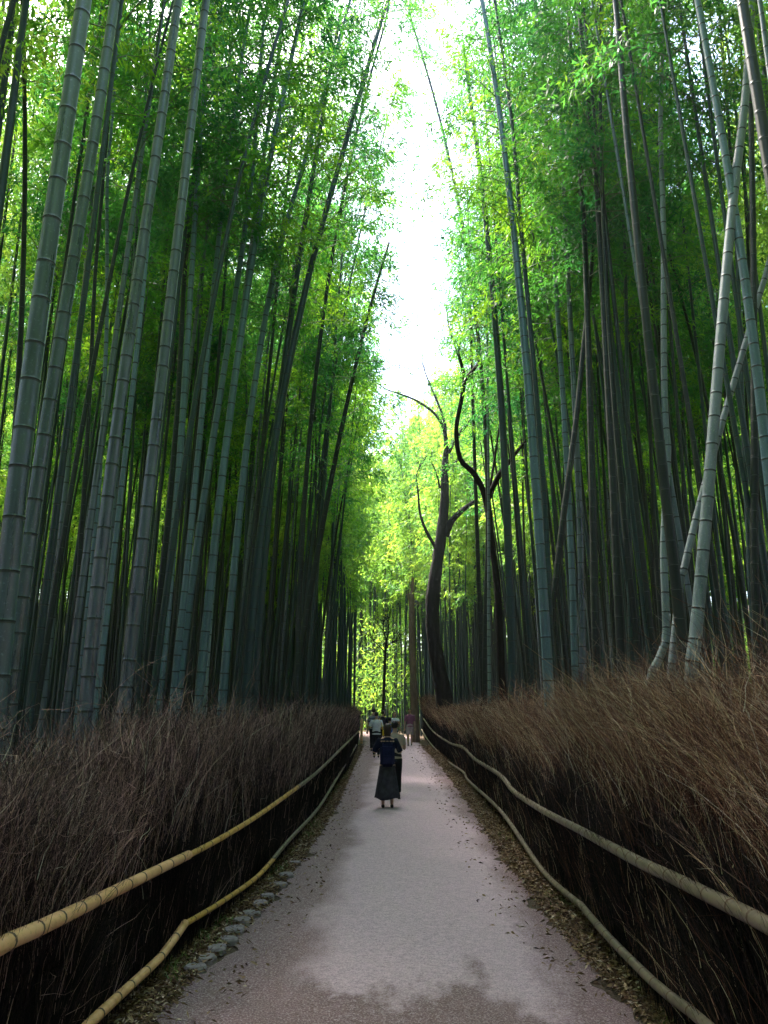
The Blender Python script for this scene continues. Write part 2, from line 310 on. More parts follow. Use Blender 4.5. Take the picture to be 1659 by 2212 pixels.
def brush_fence(side, fx, mat, label, Y0, Y1, Htop, puff, depth, lean, seed):
    rg = np.random.default_rng(seed)
    root = thing('brushwood_fence', label, 'brush fence', (float(fx(6)), 6, 0))
    off = np.array([float(fx(6)), 6, 0])
    # core
    ys = np.linspace(Y0, Y1, 160); V = []; prof = [(.10, 0), (.08, .5), (.03, 1.0), (.10, Htop(0) * .62 + .25), (depth * .5, Htop(0) * .62 + .38), (depth, Htop(0) * .5), (depth, 0)]
    for y in ys:
        for k, (o_, z) in enumerate(prof):
            w = .04 * math.sin(y * 9 + k) + .05 * math.sin(y * 3.3 + k * 2)
            V.append((fx(y) + side * (o_ + .06) + w * .5, y, z * (Htop(y) / Htop(0)) + (w if z else 0)))
    K = len(prof); ii, jj = np.meshgrid(np.arange(len(ys) - 1), np.arange(K - 1), indexing='ij')
    Q = np.stack([ii * K + jj, ii * K + jj + 1, (ii + 1) * K + jj + 1, (ii + 1) * K + jj], -1).reshape(-1, 4)
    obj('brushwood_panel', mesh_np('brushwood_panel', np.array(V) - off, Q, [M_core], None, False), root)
    a = Acc()
    ph = rg.uniform(0, 6.28, 12)
    def tuft(y, k, f):        # slow variation along the fence: tufts share a direction
        return (np.sin(y * f + ph[k]) + np.sin(y * f * 2.3 + ph[k + 1]) * .7 + np.sin(y * f * 5.1 + ph[k + 2]) * .5) / 1.5
    def twigs(n, yfun, basez, length, r0, wild, inset, fork=0, m=0, pf=1.0, back=.35):
        y = yfun(n); H = np.array([Htop(q) for q in y]) * (1 + .09 * tuft(y, 6, 2.2) * np.clip(1.2 - y / 20, .3, 1)); b = basez(n, H)
        L = length(n, H, b)
        x0 = np.array([fx(q) for q in y]) + side * rg.uniform(*inset, n)
        near = np.clip(1.3 - y / 14, .35, 1)
        fwd = rg.normal(lean, wild, n) + .32 * tuft(y + b, 0, 2.6) * near
        outw = -side * (np.abs(rg.normal(puff * pf, wild * .6, n)) + .12 * tuft(y, 3, 3.1) * near)
        bk = rg.random(n) < back
        outw = np.where(bk, side * np.abs(rg.normal(.2, .25, n)), outw)
        t = np.linspace(0, 1, 7)[None]
        wob = rg.normal(0, .026, (n, 7, 3)) * L[:, None, None]; wob[:, 0] = 0; wob = np.cumsum(wob, 1) * .7
        P = np.stack([x0[:, None] + outw[:, None] * L[:, None] * t ** 1.5, y[:, None] + fwd[:, None] * L[:, None] * t ** 1.3,
                      b[:, None] + L[:, None] * (t - .25 * t ** 2 * np.abs(fwd)[:, None])], -1) + wob
        far = np.maximum(1, y / 8)
        rad = r0(n)[:, None] * far[:, None] * (1 - .78 * t)
        a.add(*batch_tubes(P - off, rad, 3), m)
        if fork:
            i = rg.integers(0, n, int(n * fork)); q = rg.integers(2, 6, len(i)); B = P[i, q]; d = P[i, q + 1] - P[i, q]; d /= np.linalg.norm(d, axis=1)[:, None] + 1e-9
            d = d + rg.normal(0, .5, d.shape); LL = np.minimum(.3, L[i] * rg.uniform(.12, .4, len(i))); tt = np.linspace(0, 1, 4)[None, :, None]
            P2 = B[:, None] + d[:, None] * LL[:, None, None] * tt + rg.normal(0, .014, (len(i), 4, 3)) * tt
            a.add(*batch_tubes(P2 - off, (r0(len(i)) * .6 * far[i])[:, None] * (1 - .7 * tt[..., 0]), 3), m)
    def yn(lo, hi): return lambda n: lo * (hi / lo) ** rg.random(n)
    lo = max(Y0, 2.2); hz = .5 if side < 0 else .62
    # lower, pressed upright twigs, shade under the bulge put into their colour
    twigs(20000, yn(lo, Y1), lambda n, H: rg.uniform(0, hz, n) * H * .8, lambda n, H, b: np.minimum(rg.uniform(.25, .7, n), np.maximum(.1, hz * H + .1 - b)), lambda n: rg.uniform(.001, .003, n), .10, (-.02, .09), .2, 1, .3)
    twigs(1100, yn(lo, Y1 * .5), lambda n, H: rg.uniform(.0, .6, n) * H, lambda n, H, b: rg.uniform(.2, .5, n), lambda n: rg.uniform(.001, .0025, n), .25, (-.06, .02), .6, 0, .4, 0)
    # upper loose mass
    twigs(44000, yn(lo, Y1), lambda n, H: rg.uniform(hz * .85, .9, n) * H, lambda n, H, b: np.maximum(.18, (H - b) * rg.uniform(.5, 1.2, n)), lambda n: rg.uniform(.0008, .0019, n), .24, (-.05, depth), 1.7)
    # coarse pale sticks among them and wild tips above
    twigs(2600, yn(lo, Y1 * .6), lambda n, H: rg.uniform(.4, .85, n) * H, lambda n, H, b: rg.uniform(.25, .6, n), lambda n: rg.uniform(.0013, .0028, n), .35, (-.09, depth), 1.5, 2)
    twigs(1300 if side > 0 else 800, yn(lo, Y1 * .55), lambda n, H: rg.uniform(.7, .95, n) * H, lambda n, H, b: rg.uniform(.2, .6 if side > 0 else .45, n), lambda n: rg.uniform(.0012, .0026, n), .6, (0, depth), 2.8, 2, 1, .5)
    twigs(700, yn(lo, Y1 * .4), lambda n, H: rg.uniform(.85, 1.0, n) * H, lambda n, H, b: rg.uniform(.2, .55, n), lambda n: rg.uniform(.0016, .003, n), .8, (0, depth), 3, 0, 1, .6)
    obj('brushwood_twigs', a.mesh('brushwood_twigs', [mat, M_low_shade, M_pale]), root)['kind'] = 'stuff'
    return root, off
def HL(y): return 1.52 + .16 * math.sin(y * .9 + 1) * max(0, 1 - y / 30) + min(.18, y * .008)
def HR(y): return 1.95 - min(.2, max(0, y - 5) * .02) + .1 * math.sin(y * 1.1) + (.75 * math.exp(-((y - 49) / 5) ** 2))
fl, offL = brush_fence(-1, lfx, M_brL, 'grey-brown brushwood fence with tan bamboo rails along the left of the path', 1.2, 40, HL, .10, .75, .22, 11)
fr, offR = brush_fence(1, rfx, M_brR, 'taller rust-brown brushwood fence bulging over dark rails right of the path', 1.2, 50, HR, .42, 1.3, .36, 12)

def pole(P, r0, r1, seg=.28, ns=12, mats=(0, 1, 1), rgs=0):
    """bamboo pole along polyline P with raised nodes; material slots wood, node dark, node pale"""
    P = np.asarray(P, float); d = np.r_[0, np.cumsum(np.linalg.norm(np.diff(P, axis=0), axis=1))]; L = d[-1]
    rg = np.random.default_rng(rgs)
    s = [0]; m = []; rr = [1.0]; pos = rg.uniform(.05, seg)
    while pos < L - .05:
        e = min(.009 + .02 * r0, .02)
        e *= .75; s += [pos - e * 3.4, pos - e * 1.9, pos - e * .5, pos, pos + e * .6, pos + e * 1.7, pos + e * 3.2]; rr += [1.0, 1.0, 1.035, 1.055, 1.02, 1.0, 1.0]; m += [0, 0, mats[2], mats[1], mats[1], 0, 0]
        pos += seg * rg.uniform(.85, 1.15)
    s.append(L); rr.append(1.0); m.append(0)
    s = np.array(s); C = np.stack([np.interp(s, d, P[:, k]) for k in range(3)], 1)
    rad = (r0 + (r1 - r0) * s / L) * np.array(rr)
    V, Q = tube(C, rad, ns); M = np.repeat(m, ns)
    # end caps
    n0 = len(V); V = np.vstack([V, C[0], C[-1]])
    j = np.arange(ns); jn = (j + 1) % ns
    capsA = np.stack([np.full(ns // 2, n0), j[1::2], j[0::2], (j[0::2] - 1) % ns], -1)
    b = n0 - ns; capsB = np.stack([np.full(ns // 2, n0 + 1), b + (j[0::2] - 1) % ns, b + j[0::2], b + j[1::2]], -1)
    Q = np.vstack([Q, capsA, capsB]); M = np.r_[M, np.zeros(len(capsA) + len(capsB), int)]
    return V, Q, M
def rail_mat(name, lo, hi):
    m, nt, p = newmat(name, .45, .5); g = nt.nodes.new('ShaderNodeNewGeometry')
    f = noise(nt, 9, 5, g.outputs['Position'], .65); r = ramp(nt, f, [(.3, lo), (.6, hi)])
    f2 = noise(nt, 45, 3, g.outputs['Position']); c = mixc(nt, ramp(nt, f2, [(.6, (0, 0, 0)), (.75, (.55, .55, .55))]).outputs[0], r.outputs[0], tuple(x * .45 for x in lo))
    nt.links.new(c, p.inputs['Base Color']); bump(nt, p, f, .003, .3); return m
M_tan = rail_mat('dried bamboo tan', (.56, .30, .11), (.80, .47, .22)); M_gold = rail_mat('dried bamboo golden', (.46, .24, .04), (.62, .36, .08))
M_grey = rail_mat('weathered bamboo', (.085, .068, .042), (.175, .142, .09)); M_railnode = flat('rail node', (.12, .08, .05), .7)
def on_fence(pxs, fx, side, proud):
    out = []
    for u, v in pxs:
        ys = np.linspace(1.5, 60, 6000); d = ray(u, v); xr = d[0] / d[1] * ys; xf = np.array([fx(y) for y in ys]) - side * proud
        k = np.argmin(np.abs(xr - xf)); y = ys[k]; t = y / d[1]; out.append((d[0] * t, y, CAMH + d[2] * t))
    return np.array(out)
def smooth(P, n=4):
    P = np.asarray(P); out = []
    for i in range(len(P) - 1):
        p0 = P[max(0, i - 1)]; p1 = P[i]; p2 = P[i + 1]; p3 = P[min(len(P) - 1, i + 2)]
        for k in range(n):
            t = k / n; out.append(.5 * ((2 * p1) + (-p0 + p2) * t + (2 * p0 - 5 * p1 + 4 * p2 - p3) * t * t + (-p0 + 3 * p1 - 3 * p2 + p3) * t ** 3))
    out.append(P[-1]); return np.array(out)
def c7(L): return [(x * .5, 1469 + y * .5) for x, y in L]
def c8(L): return [((960 + x * .5787) * .864, (1700 + y * .5787) * .864) for x, y in L]
def rail(pxs, fx, side, r0, r1, mat, root, off, ext=False, sd=0, lab=None):
    P = on_fence(pxs, fx, side, .06)
    if ext: d = P[0] - P[1]; d[2] *= .3; d /= np.linalg.norm(d); P = np.vstack([P[0] + d * 1.4, P])
    o = obj('rail', None, root) if False else None
    V, Q, M = pole(smooth(P) - off, r0, r1, .26, 12, (0, 1, 1), sd)
    o = obj('rail', mesh_np('rail', V, Q, [mat, M_railnode], M), root)
    if lab: o['label'] = lab
    print(lab, 'heights', P[:, 2].round(2).tolist(), 'y', P[:, 1].round(1).tolist())
rail(c7([(0, 1150), (120, 1095), (350, 985), (540, 890), (815, 755)]), lfx, -1, .036, .032, M_tan, fl, offL, True, 1, 'thick pale tan upper rail')
rail(c7([(795, 768), (960, 680), (1130, 575), (1290, 460)]), lfx, -1, .022, .026, M_gold, fl, offL, False, 2, 'thinner golden upper rail')
rail(c7([(1285, 464), (1350, 415), (1400, 370), (1440, 330), (1500, 270), (1550, 220)]), lfx, -1, .026, .035, M_grey, fl, offL, False, 3, 'far greyish upper rail')
rail(c7([(385, 1486), (590, 1295), (700, 1190), (800, 1050)]), lfx, -1, .03, .028, M_tan, fl, offL, True, 4, 'pale tan lower rail')
rail(c7([(796, 1056), (940, 970), (1100, 860), (1180, 775)]), lfx, -1, .02, .024, M_gold, fl, offL, False, 5, 'golden lower rail')
rail(c7([(1175, 780), (1250, 690), (1370, 560), (1440, 450), (1540, 280)]), lfx, -1, .024, .03, M_grey, fl, offL, False, 6, 'far weathered lower rail')
rail(c8([(1659, 1060), (1400, 930), (1240, 850), (1090, 780), (860, 655)]), rfx, 1, .036, .034, M_grey, fr, offR, True, 7, 'near greenish grey upper rail')
rail(c8([(870, 660), (680, 560), (560, 480), (500, 410), (390, 340), (340, 290), (280, 270), (210, 220), (172, 168)]), rfx, 1, .033, .035, M_grey, fr, offR, False, 8, 'wavy far upper rail')
rail(c8([(1390, 1486), (1180, 1320), (960, 1100), (850, 970)]), rfx, 1, .03, .028, M_grey, fr, offR, True, 9, 'near greenish grey lower rail')
rail(c8([(855, 976), (690, 830), (560, 640), (480, 540), (360, 430), (340, 395), (260, 340), (190, 260), (163, 214)]), rfx, 1, .027, .034, M_grey, fr, offR, False, 10, 'wavy far lower rail')
# end post of the left fence
Pp = at_y(781, 1560, LB[-1][1]); V, Q, M = pole(np.array([[Pp[0], Pp[1] - .2, 0], [Pp[0] + .02, Pp[1] - .2, 1.25]]) - offL, .07, .065, .3, 10, (0, 1, 1), 2)
obj('end_post', mesh_np('end_post', V, Q, [M_tan, M_railnode], M), fl)

# ------------------------------------------------------------------ bamboo
def culm_geom(P, r0, r1, seg, ns, sd, nodes=True):
    P = np.asarray(P, float)
    return pole(P, r0, r1, seg, ns, (0, 1, 2), sd)
def crown_geom(axis, z0, H, Rmax, nper, lpb, leafL, rg, fat=1.0, step=.34):
    """branches from z0 to H along axis(z)->xyz; returns wood (V,Q), leaf (V,Q)"""
    a = Acc(); z = z0; C = []; D = []
    bp = []; br = []
    while z < H - .1:
        t = (z - z0) / (H - z0); L = Rmax * (.55 + .6 * math.sin(math.pi * min(1, t * .9 + .15))) * (1 - .55 * t ** 2)
        az0 = rg.random() * 6.28
        for q in range(nper):
            az = az0 + q * 2.2 + rg.normal(0, .5); l = L * rg.uniform(.6, 1.15); el = R(rg.uniform(15, 55))
            s = np.linspace(0, 1, 5)[:, None]; o = axis(z); d = np.array([math.cos(az), math.sin(az), 0])
            Pb = o + d * l * s * math.cos(el) + np.array([0, 0, 1.]) * (l * math.sin(el) * s - .45 * l * s ** 2.2)
            bp.append(Pb); br.append(.011 * (1 - .75 * s[:, 0]))
            ss = rg.uniform(.22, 1.05, lpb) ** .8
            c = np.stack([np.interp(ss, s[:, 0], Pb[:, k]) for k in range(3)], 1) + rg.normal(0, .13 * fat, (lpb, 3)) * np.array([1, 1, .6])
            C.append(c); D.append(np.tile(d, (lpb, 1)))
        z += step * rg.uniform(.8, 1.2)
    C = np.concatenate(C); D = np.concatenate(D)
    nl = 6; n = len(C)
    C2 = np.repeat(C, nl, 0) + rg.normal(0, .05 * fat, (n * nl, 3)); D2 = np.repeat(D, nl, 0) * .5 + rg.normal(0, .55, (n * nl, 3)) + np.array([0, 0, -.35])
    lv = leaves(C2, D2, rg.uniform(.7, 1.2, n * nl) * leafL, rg.uniform(.8, 1.2, n * nl) * leafL * .2 * (1 + .3 * (fat > 1)), rg)
    wd = batch_tubes(np.array(bp), np.array(br), 3)
    return wd, lv
bam_count = 0
def make_axis(P):
    P = np.asarray(P)
    return lambda z: np.array([np.interp(z, P[:, 2], P[:, 0]), np.interp(z, P[:, 2], P[:, 1]), z])
heroes = []
def hero(px, D, w, mat, label, nick, H=None, z0=None, crown=True, R0=1.5, dy=0.0, bent=False):
    """px: survey points top->bottom; D: distance; w: width in survey px at mid height"""
    while True:                                        # stand it behind the fence
        P = np.array([at_y(u, v, D) for u, v in px]); P = P[np.argsort(P[:, 2])]
        fxx = lfx(D) - .45 if P[0][0] < 0 else rfx(D) + .5
        if abs(P[0][0]) > abs(fxx) or D > 40: break
        D *= 1.03
    if not bent and len(P) > 3:
        deg = 3 if len(P) > 6 else 2; f = np.polyfit(P[:, 2], P[:, 0], deg); P[:, 0] = np.polyval(f, P[:, 2])
    # extend down to the soil and up to the top
    lo = P[1] - P[0]; lo = lo / max(lo[2], .1)
    if P[0][2] > 0: P = np.vstack([P[0] - lo * (P[0][2] + .02) * np.array([.6, 1, 1]), P])
    P = P[P[:, 2] > -.1]
    H = H or random.uniform(14.5, 17); k = max(0, len(P) - 4); up = P[-1] - P[k]; up = up / max(up[2], .1)
    z = P[-1][2]; s = np.sign(P[-1][0]); 
    while z < H:
        z += 1.0; nx_ = P[-1] + up * 1.0; t = z / H
        nx_[0] -= s * .05 * t; P = np.vstack([P, nx_])
    P = smooth(P, 3); base = P[0].copy()
    if dy: P[:, 1] += dy * (P[:, 2] / H) ** 1.5
    r = .5 * w * D / F * .93
    root = thing('bamboo', label, 'bamboo', tuple(base), 0, None)
    V, Q, M = culm_geom(P - base, r * 1.12, r * .42, min(.42, max(.2, r * 4.6)), 14, len(heroes))
    obj('culm', mesh_np('culm', V, Q, [mat, M_node_dark, M_node_pale], M), root)
    if crown:
        rg = np.random.default_rng(100 + len(heroes)); ax = make_axis(P - base)
        z0 = z0 or (max(H * .56, D * 1.07 + 2.3) if D < 10.6 else H * .56); H = max(H, z0 + 2); wd, lv = crown_geom(ax, z0, H, R0, 2, 17, .125, rg)
        a = Acc(); a.add(*wd, 1); a.add(*lv, 0)
        obj('crown', a.mesh('crown', [M_leaf, M_twigwood]), root)
    heroes.append((project(P[np.argmin(abs(P[:, 2] - 1.8))])[0], nick, base))
    return root
G, PA, DK, WM = M_culm, M_culm_pale, M_culm_dark, M_culm_warm
BL = M_culm_blue
HLIST = [
 ([(182,0),(157,164),(113,474),(71,778),(43,1010),(17,1229),(0,1422)], 4.9, 50, WM, 'thickest pale-edged bamboo culm rising out of frame at the far left', 'thickest left'),
 ([(30,0),(0,110),(-60,420),(-100,800)], 7.0, 20, DK, 'dark bamboo culm cut off by the top left corner', 'corner'),
 ([(248,0),(219,219),(175,437),(142,656),(125,778),(101,928),(64,1139),(39,1349),(21,1508),(13,1594)], 5.9, 35, WM, 'second thick bamboo from the left with a cream highlight down its right edge', 'cream-edged'),
 ([(386,0),(357,182),(328,401),(306,547),(284,729),(266,778),(245,971),(228,1147),(202,1323),(187,1495),(180,1594),(172,1701)], 6.6, 31, WM, 'thick leaning bamboo whose base shows in the gap of the left brush', 'gap'),
 ([(330,400),(310,620),(292,778),(266,1023),(241,1259),(219,1422),(206,1530),(189,1701)], 8.2, 14, BL, 'slim blue-green bamboo touching the right side of the leaning gap bamboo', 'slim gap'),
 ([(445,0),(423,190),(401,365),(379,547),(361,747),(348,778),(331,993),(309,1178),(284,1363),(266,1530),(258,1616)], 7.1, 30, WM, 'thick bamboo with a bright cream right edge, fourth thick culm from left', 'fourth thick'),
 ([(400,500),(380,700),(363,778),(339,1019),(322,1191),(301,1358),(292,1594)], 11, 13, G, 'thin grey bamboo half hidden behind the fourth thick culm', 'half-hidden'),
 ([(452,73),(434,255),(425,437),(408,693),(402,778),(389,984),(374,1165),(357,1379),(339,1551)], 11, 18, BL, 'straight bluish bamboo right of the fourth thick culm on the left', 'straight bluish'),
 ([(398,600),(386,850),(374,984),(361,1147),(344,1315),(322,1444),(309,1573)], 11.6, 16, DK, 'dark bamboo just left of the straight bluish culm', 'dark bluish-side'),
 ([(525,109),(488,365),(474,510),(452,729),(447,778),(430,950),(412,1143),(395,1315),(380,1450)], 11.4, 16, BL, 'blue-green bamboo rising into foliage left of a close parallel pair', 'parallel-pair left'),
 ([(569,73),(547,328),(525,492),(503,766),(468,900),(447,1000),(425,1143),(408,1315),(387,1508)], 11.8, 18, BL, 'left bamboo of the close parallel pair on the left grove edge', 'pair one'),
 ([(605,237),(580,365),(547,547),(511,778),(490,984),(464,1143),(447,1336),(430,1508)], 11.5, 20, BL, 'right bamboo of the close parallel pair on the left grove edge', 'pair two'),
 ([(498,900),(468,1122),(460,1251),(447,1422),(434,1594)], 12.2, 17, PA, 'pale blue bamboo showing its lower half behind the parallel pair', 'pale blue'),
 ([(655,360),(612,500),(585,640),(554,778),(537,950),(516,1122),(498,1294),(485,1465)], 12.5, 19, BL, 'bamboo standing alone in a dark gap midway along the left grove', 'lone'),
 ([(725,380),(695,500),(662,605),(621,807),(581,1032),(554,1234),(527,1549)], 12.5, 21, G, 'thick bowed bamboo crossing in front of darker culms left of centre', 'bowed'),
 ([(640,600),(620,750),(600,900),(576,1165),(554,1379),(546,1573)], 13, 21, G, 'grey-green bamboo just right of the bowed culm, ringed pale near its foot', 'pale-ringed'),
 ([(815,605),(788,717),(756,852),(720,987),(693,1167),(665,1320),(639,1459)], 17, 16, DK, 'long dark bamboo leaning right towards the sky gap over the path', 'leaning dark'),
 ([(232,400),(228,700),(219,1014),(200,1200),(180,1400)], 10.5, 12, BL, 'slim teal bamboo behind, between the cream-edged and the leaning gap bamboos', 'slim teal'),
 ([(205,600),(195,821),(185,1036),(172,1165),(163,1358),(146,1551)], 10, 12, DK, 'slim dark bamboo behind the cream-edged second culm', 'slim dark'),
 # right side
 ([(1329,0),(1348,225),(1367,394),(1382,581),(1401,769),(1411,821),(1432,993),(1449,1165),(1467,1336)], 9, 26, DK, 'dark thick bamboo slanting left as it rises on the right', 'slanting dark'),
 ([(1434,0),(1429,150),(1427,300),(1433,487),(1434,750),(1437,907),(1443,971),(1436,1122),(1434,1208),(1439,1336),(1437,1388),(1415,1444),(1402,1487)], 10, 18, PA, 'bright bluish-white bamboo with a bent foot on the right', 'bluish-white'),
 ([(1506,0),(1536,150),(1562,319),(1588,469),(1607,581),(1618,656),(1638,842),(1655,971)], 8, 27, BL, 'bamboo with a pale left edge slanting across the pale diagonal culm', 'pale-left-edge'),
 ([(1603,0),(1626,150),(1652,300),(1700,600)], 6, 37, DK, 'thickest near-black bamboo cut by the right edge at the top', 'near-black'),
 ([(1641,0),(1656,112),(1690,350)], 7, 18, WM, 'pale-edged bamboo cut off at the top right corner', 'top right'),
 ([(1618,100),(1622,225),(1626,450),(1630,712),(1626,778),(1632,1036),(1630,1251)], 8.5, 20, DK, 'dark brown upright bamboo near the right frame edge', 'dark brown'),
 ([(1607,225),(1596,356),(1577,487),(1562,637),(1553,778),(1544,907),(1531,1036),(1522,1165),(1510,1294),(1499,1422),(1492,1465)], 8, 29, PA, 'thick pale grey bamboo leaning right, brightest culm by the right brush', 'thick pale grey'),
 ([(1700,430),(1659,562),(1637,656),(1600,778),(1583,834),(1561,915),(1530,1020),(1510,1087),(1492,1165),(1475,1238),(1469,1276)], 9.2, 18, PA, 'slanted bluish bamboo crossing behind the thick pale grey culm', 'slanted bluish'),
 ([(1048,37),(1067,169),(1086,300),(1108,469),(1123,637),(1134,750),(1140,821),(1153,993),(1166,1165),(1179,1379),(1183,1444)], 11, 23, BL, 'thick grey-green bamboo right of the dark bare tree, reaching the top', 'thick grey-green'),
 ([(1108,281),(1123,469),(1142,675),(1157,821),(1170,993),(1180,1165),(1190,1400)], 12, 15, G, 'slimmer bamboo pressed against the right of the thick grey-green culm', 'pressed slim'),
 ([(1209,56),(1213,262),(1217,412),(1228,637),(1236,769),(1239,821),(1247,950),(1252,1122),(1256,1336),(1260,1422)], 13, 16, WM, 'light grey bamboo with a forked branch pair high up', 'forked'),
 ([(1179,244),(1187,375),(1198,562),(1206,750),(1222,907),(1230,1079),(1235,1294),(1243,1422)], 13.5, 16, BL, 'green-grey bamboo just left of the forked light grey culm', 'forked-left'),
 ([(1008,400),(1017,605),(1021,875),(1026,1054),(1035,1279),(1044,1504)], 15, 11, DK, 'thin dark bamboo nearest the bare tree on its right', 'tree-side'),
 ([(1046,420),(1057,605),(1075,785),(1093,965),(1102,1279),(1107,1504)], 13, 21, G, 'broad grey bamboo between the tree-side dark culm and thick grey-green culm', 'broad grey'),
 ([(1262,500),(1270,700),(1278,993),(1282,1165),(1286,1336)], 12, 19, DK, 'dark bamboo standing right of the forked light grey culm', 'forked-right'),
 ([(1290,420),(1300,600),(1312,778),(1321,993),(1329,1165),(1338,1336)], 11.5, 20, DK, 'dark green bamboo midway across the right grove', 'mid-right dark'),
 ([(1350,560),(1355,778),(1357,993),(1359,1208),(1363,1336)], 13, 13, G, 'slim upright bamboo left of the slanting dark culm', 'slim upright'),
 ([(1420,300),(1440,600),(1454,800),(1471,950),(1484,1122)], 12, 10, DK, 'thin dark bamboo right behind the bluish-white culm', 'thin behind'),
 ([(1245,900),(1222,1096),(1209,1165),(1200,1251),(1192,1336)], 12.6, 16, DK, 'short leaning bamboo tilting right among straight culms', 'short leaning'),
 ([(1590,500),(1604,821),(1608,1036),(1617,1165),(1626,1315)], 10.5, 13, G, 'slim green bamboo between the thick pale grey and dark brown culms', 'slim green'),
 ([(832,40),(794,200),(736,450),(692,700),(665,1000),(650,1300),(640,1480)], 15, 12, DK, 'slender dark bamboo bowing over the path from the left, its leafy top against sky', 'overhanging'),
 ([(890,60),(952,250),(1006,500),(1037,800),(1048,1100),(1053,1380)], 14, 12, DK, 'slender dark bamboo arching over the path from behind the right fence, topmost leaves in sky', 'arching'),
 ([(1052,700),(1056,1165),(1056,1379)], 16, 8, PA, 'thin pale bamboo lit between two dark trunks right of the bare tree', 'thin pale'),
]
for h in HLIST:
    kw = {}
    if h[5] == 'bluish-white': kw = dict(bent=True)
    if h[5] == 'arching': kw = dict(H=23, z0=11.5, R0=2.2)
    if h[5] == 'overhanging': kw = dict(H=22, z0=11, R0=2.2)
    if h[5] == 'leaning dark': kw = dict(H=12.2, z0=6.2, R0=2.0)
    if h[5] in ('lone', 'bowed', 'pale-ringed', 'parallel-pair left', 'pair two', 'pair one'): kw = dict(R0=2.1)
    hero(*h, **kw)

# shared variants for the rest of the grove
variants = []
for k in range(7):
    rg = np.random.default_rng(500 + k); H = 15 + k * .5; bx, by = rg.normal(0, .6), rg.normal(0, .6)
    zz = np.linspace(0, H, 18); P = np.stack([bx * (zz / H) ** 2.4 * 1.6, by * (zz / H) ** 2.4 * 1.6, zz], 1)
    V, Q, M = culm_geom(P, .047, .015, .27, 10, k)
    cm = mesh_np('culm', V, Q, [[G, DK, G, DK, WM, G, DK][k], M_node_dark, M_node_pale], M)
    wd, lv = crown_geom(make_axis(P), H * (.53 + .1 * rg.random()), H, 1.8, 2, 14, .14, rg, 1.1)
    a = Acc(); a.add(*wd, 1); a.add(*lv, 0); variants.append((cm, a.mesh('crown', [M_leaf, M_twigwood])))
# far variant arrays for the stuff grove
farv = []
for k in range(5):
    rg = np.random.default_rng(900 + k); H = 14.5 + k * .6; bx, by = rg.normal(0, .6), rg.normal(0, .6)
    zz = np.linspace(0, H, 8); P = np.stack([bx * (zz / H) ** 2.4 * 1.6, by * (zz / H) ** 2.4 * 1.6, zz], 1)
    tv = tube(P, np.linspace(.06, .015, 8), 6)
    wd, lv = crown_geom(make_axis(P), H * (.47 + .12 * rg.random()), H, 1.6, 2, 6, .25, rg, 1.4, .42)
    farv.append((tv, lv))
nearv = []
for k in range(3):
    rg = np.random.default_rng(950 + k); H = 15.5 + k * .6; zz = np.linspace(0, H, 8); P = np.stack([zz * 0, zz * 0, zz], 1)
    wd, lv = crown_geom(make_axis(P), 10.2, H, 1.5, 2, 12, .115, rg, 1.1)
    nearv.append((tube(P, np.linspace(.06, .015, 8), 8), lv))

def grove_positions():
    out = []
    rg = np.random.default_rng(42)
    cell = .9
    for gx in np.arange(-33, 34, cell):
        for gy in np.arange(-26, 124, cell):
            x = gx + rg.uniform(-.45, .45) * cell; y = gy + rg.uniform(-.45, .45) * cell
            if y < 47: l, r = lfx(max(y, 4)), rfx(max(y, 4))
            else: l, r = pc(y) - 1.75 - min(3, max(0, y - 53) * .4), pc(y) + 1.9
            if y < -3.5: l = r = 0  # bamboo closed across the path behind the viewer, added to block frontal light
            ed = (l - x) if x < .5 * (l + r) else (x - r)
            if 17 < y < 37 and .5 < x < (.165 * y + .2 if y < 21 else .13 * y + .8): continue        # open strip in front of the crooked tree
            if -3.5 <= y < 58 and ed < (1.7 if y < 14 else .75 if y < 27 else .35): continue
            if y >= 58 and ed < .6 and y < 86: continue
            if abs(x) > .52 * max(y, 0) + 16: continue                       # far outside anything visible
            if y < 1 and rg.random() < .3: continue
            dens = 1.0 if ed < 8 else (.52 if ed < 18 else .38)
            if y > 82: dens *= .33
            elif y > 60: dens *= .4
            if y < 16 and ed < 3.4: dens *= .7
            if rg.random() > dens: continue
            out.append((x, y, ed))
    return out
GP = grove_positions()
vis = []
hb = np.array([h[2][:2] for h in heroes])
for (x, y, ed) in GP:
    if np.min(np.hypot(hb[:, 0] - x, hb[:, 1] - y)) < .35: continue
    u, v = project((x, y, 2.5)) if y > 1 else (-999, 0)
    vis.append((math.hypot(x, y), x, y, ed, u, y > 1 and -60 < u < 1720))
vis.sort()
near = [q for q in vis if q[5]][:262]; nearset = set((q[1], q[2]) for q in near)
rest = [q for q in vis if (q[1], q[2]) not in nearset]
print('near', len(near), 'rest', len(rest), 'farthest near', near[-1][0])
HS = sorted([(u, n) for u, n, b in heroes])
bins = {}
onames = ['nearest', 'second nearest', 'third nearest', 'fourth nearest', 'fifth nearest', 'sixth nearest', 'seventh nearest', 'eighth nearest', 'ninth nearest', 'tenth nearest'] + ['%dth nearest' % k for k in range(11, 60)]
rg = np.random.default_rng(77)
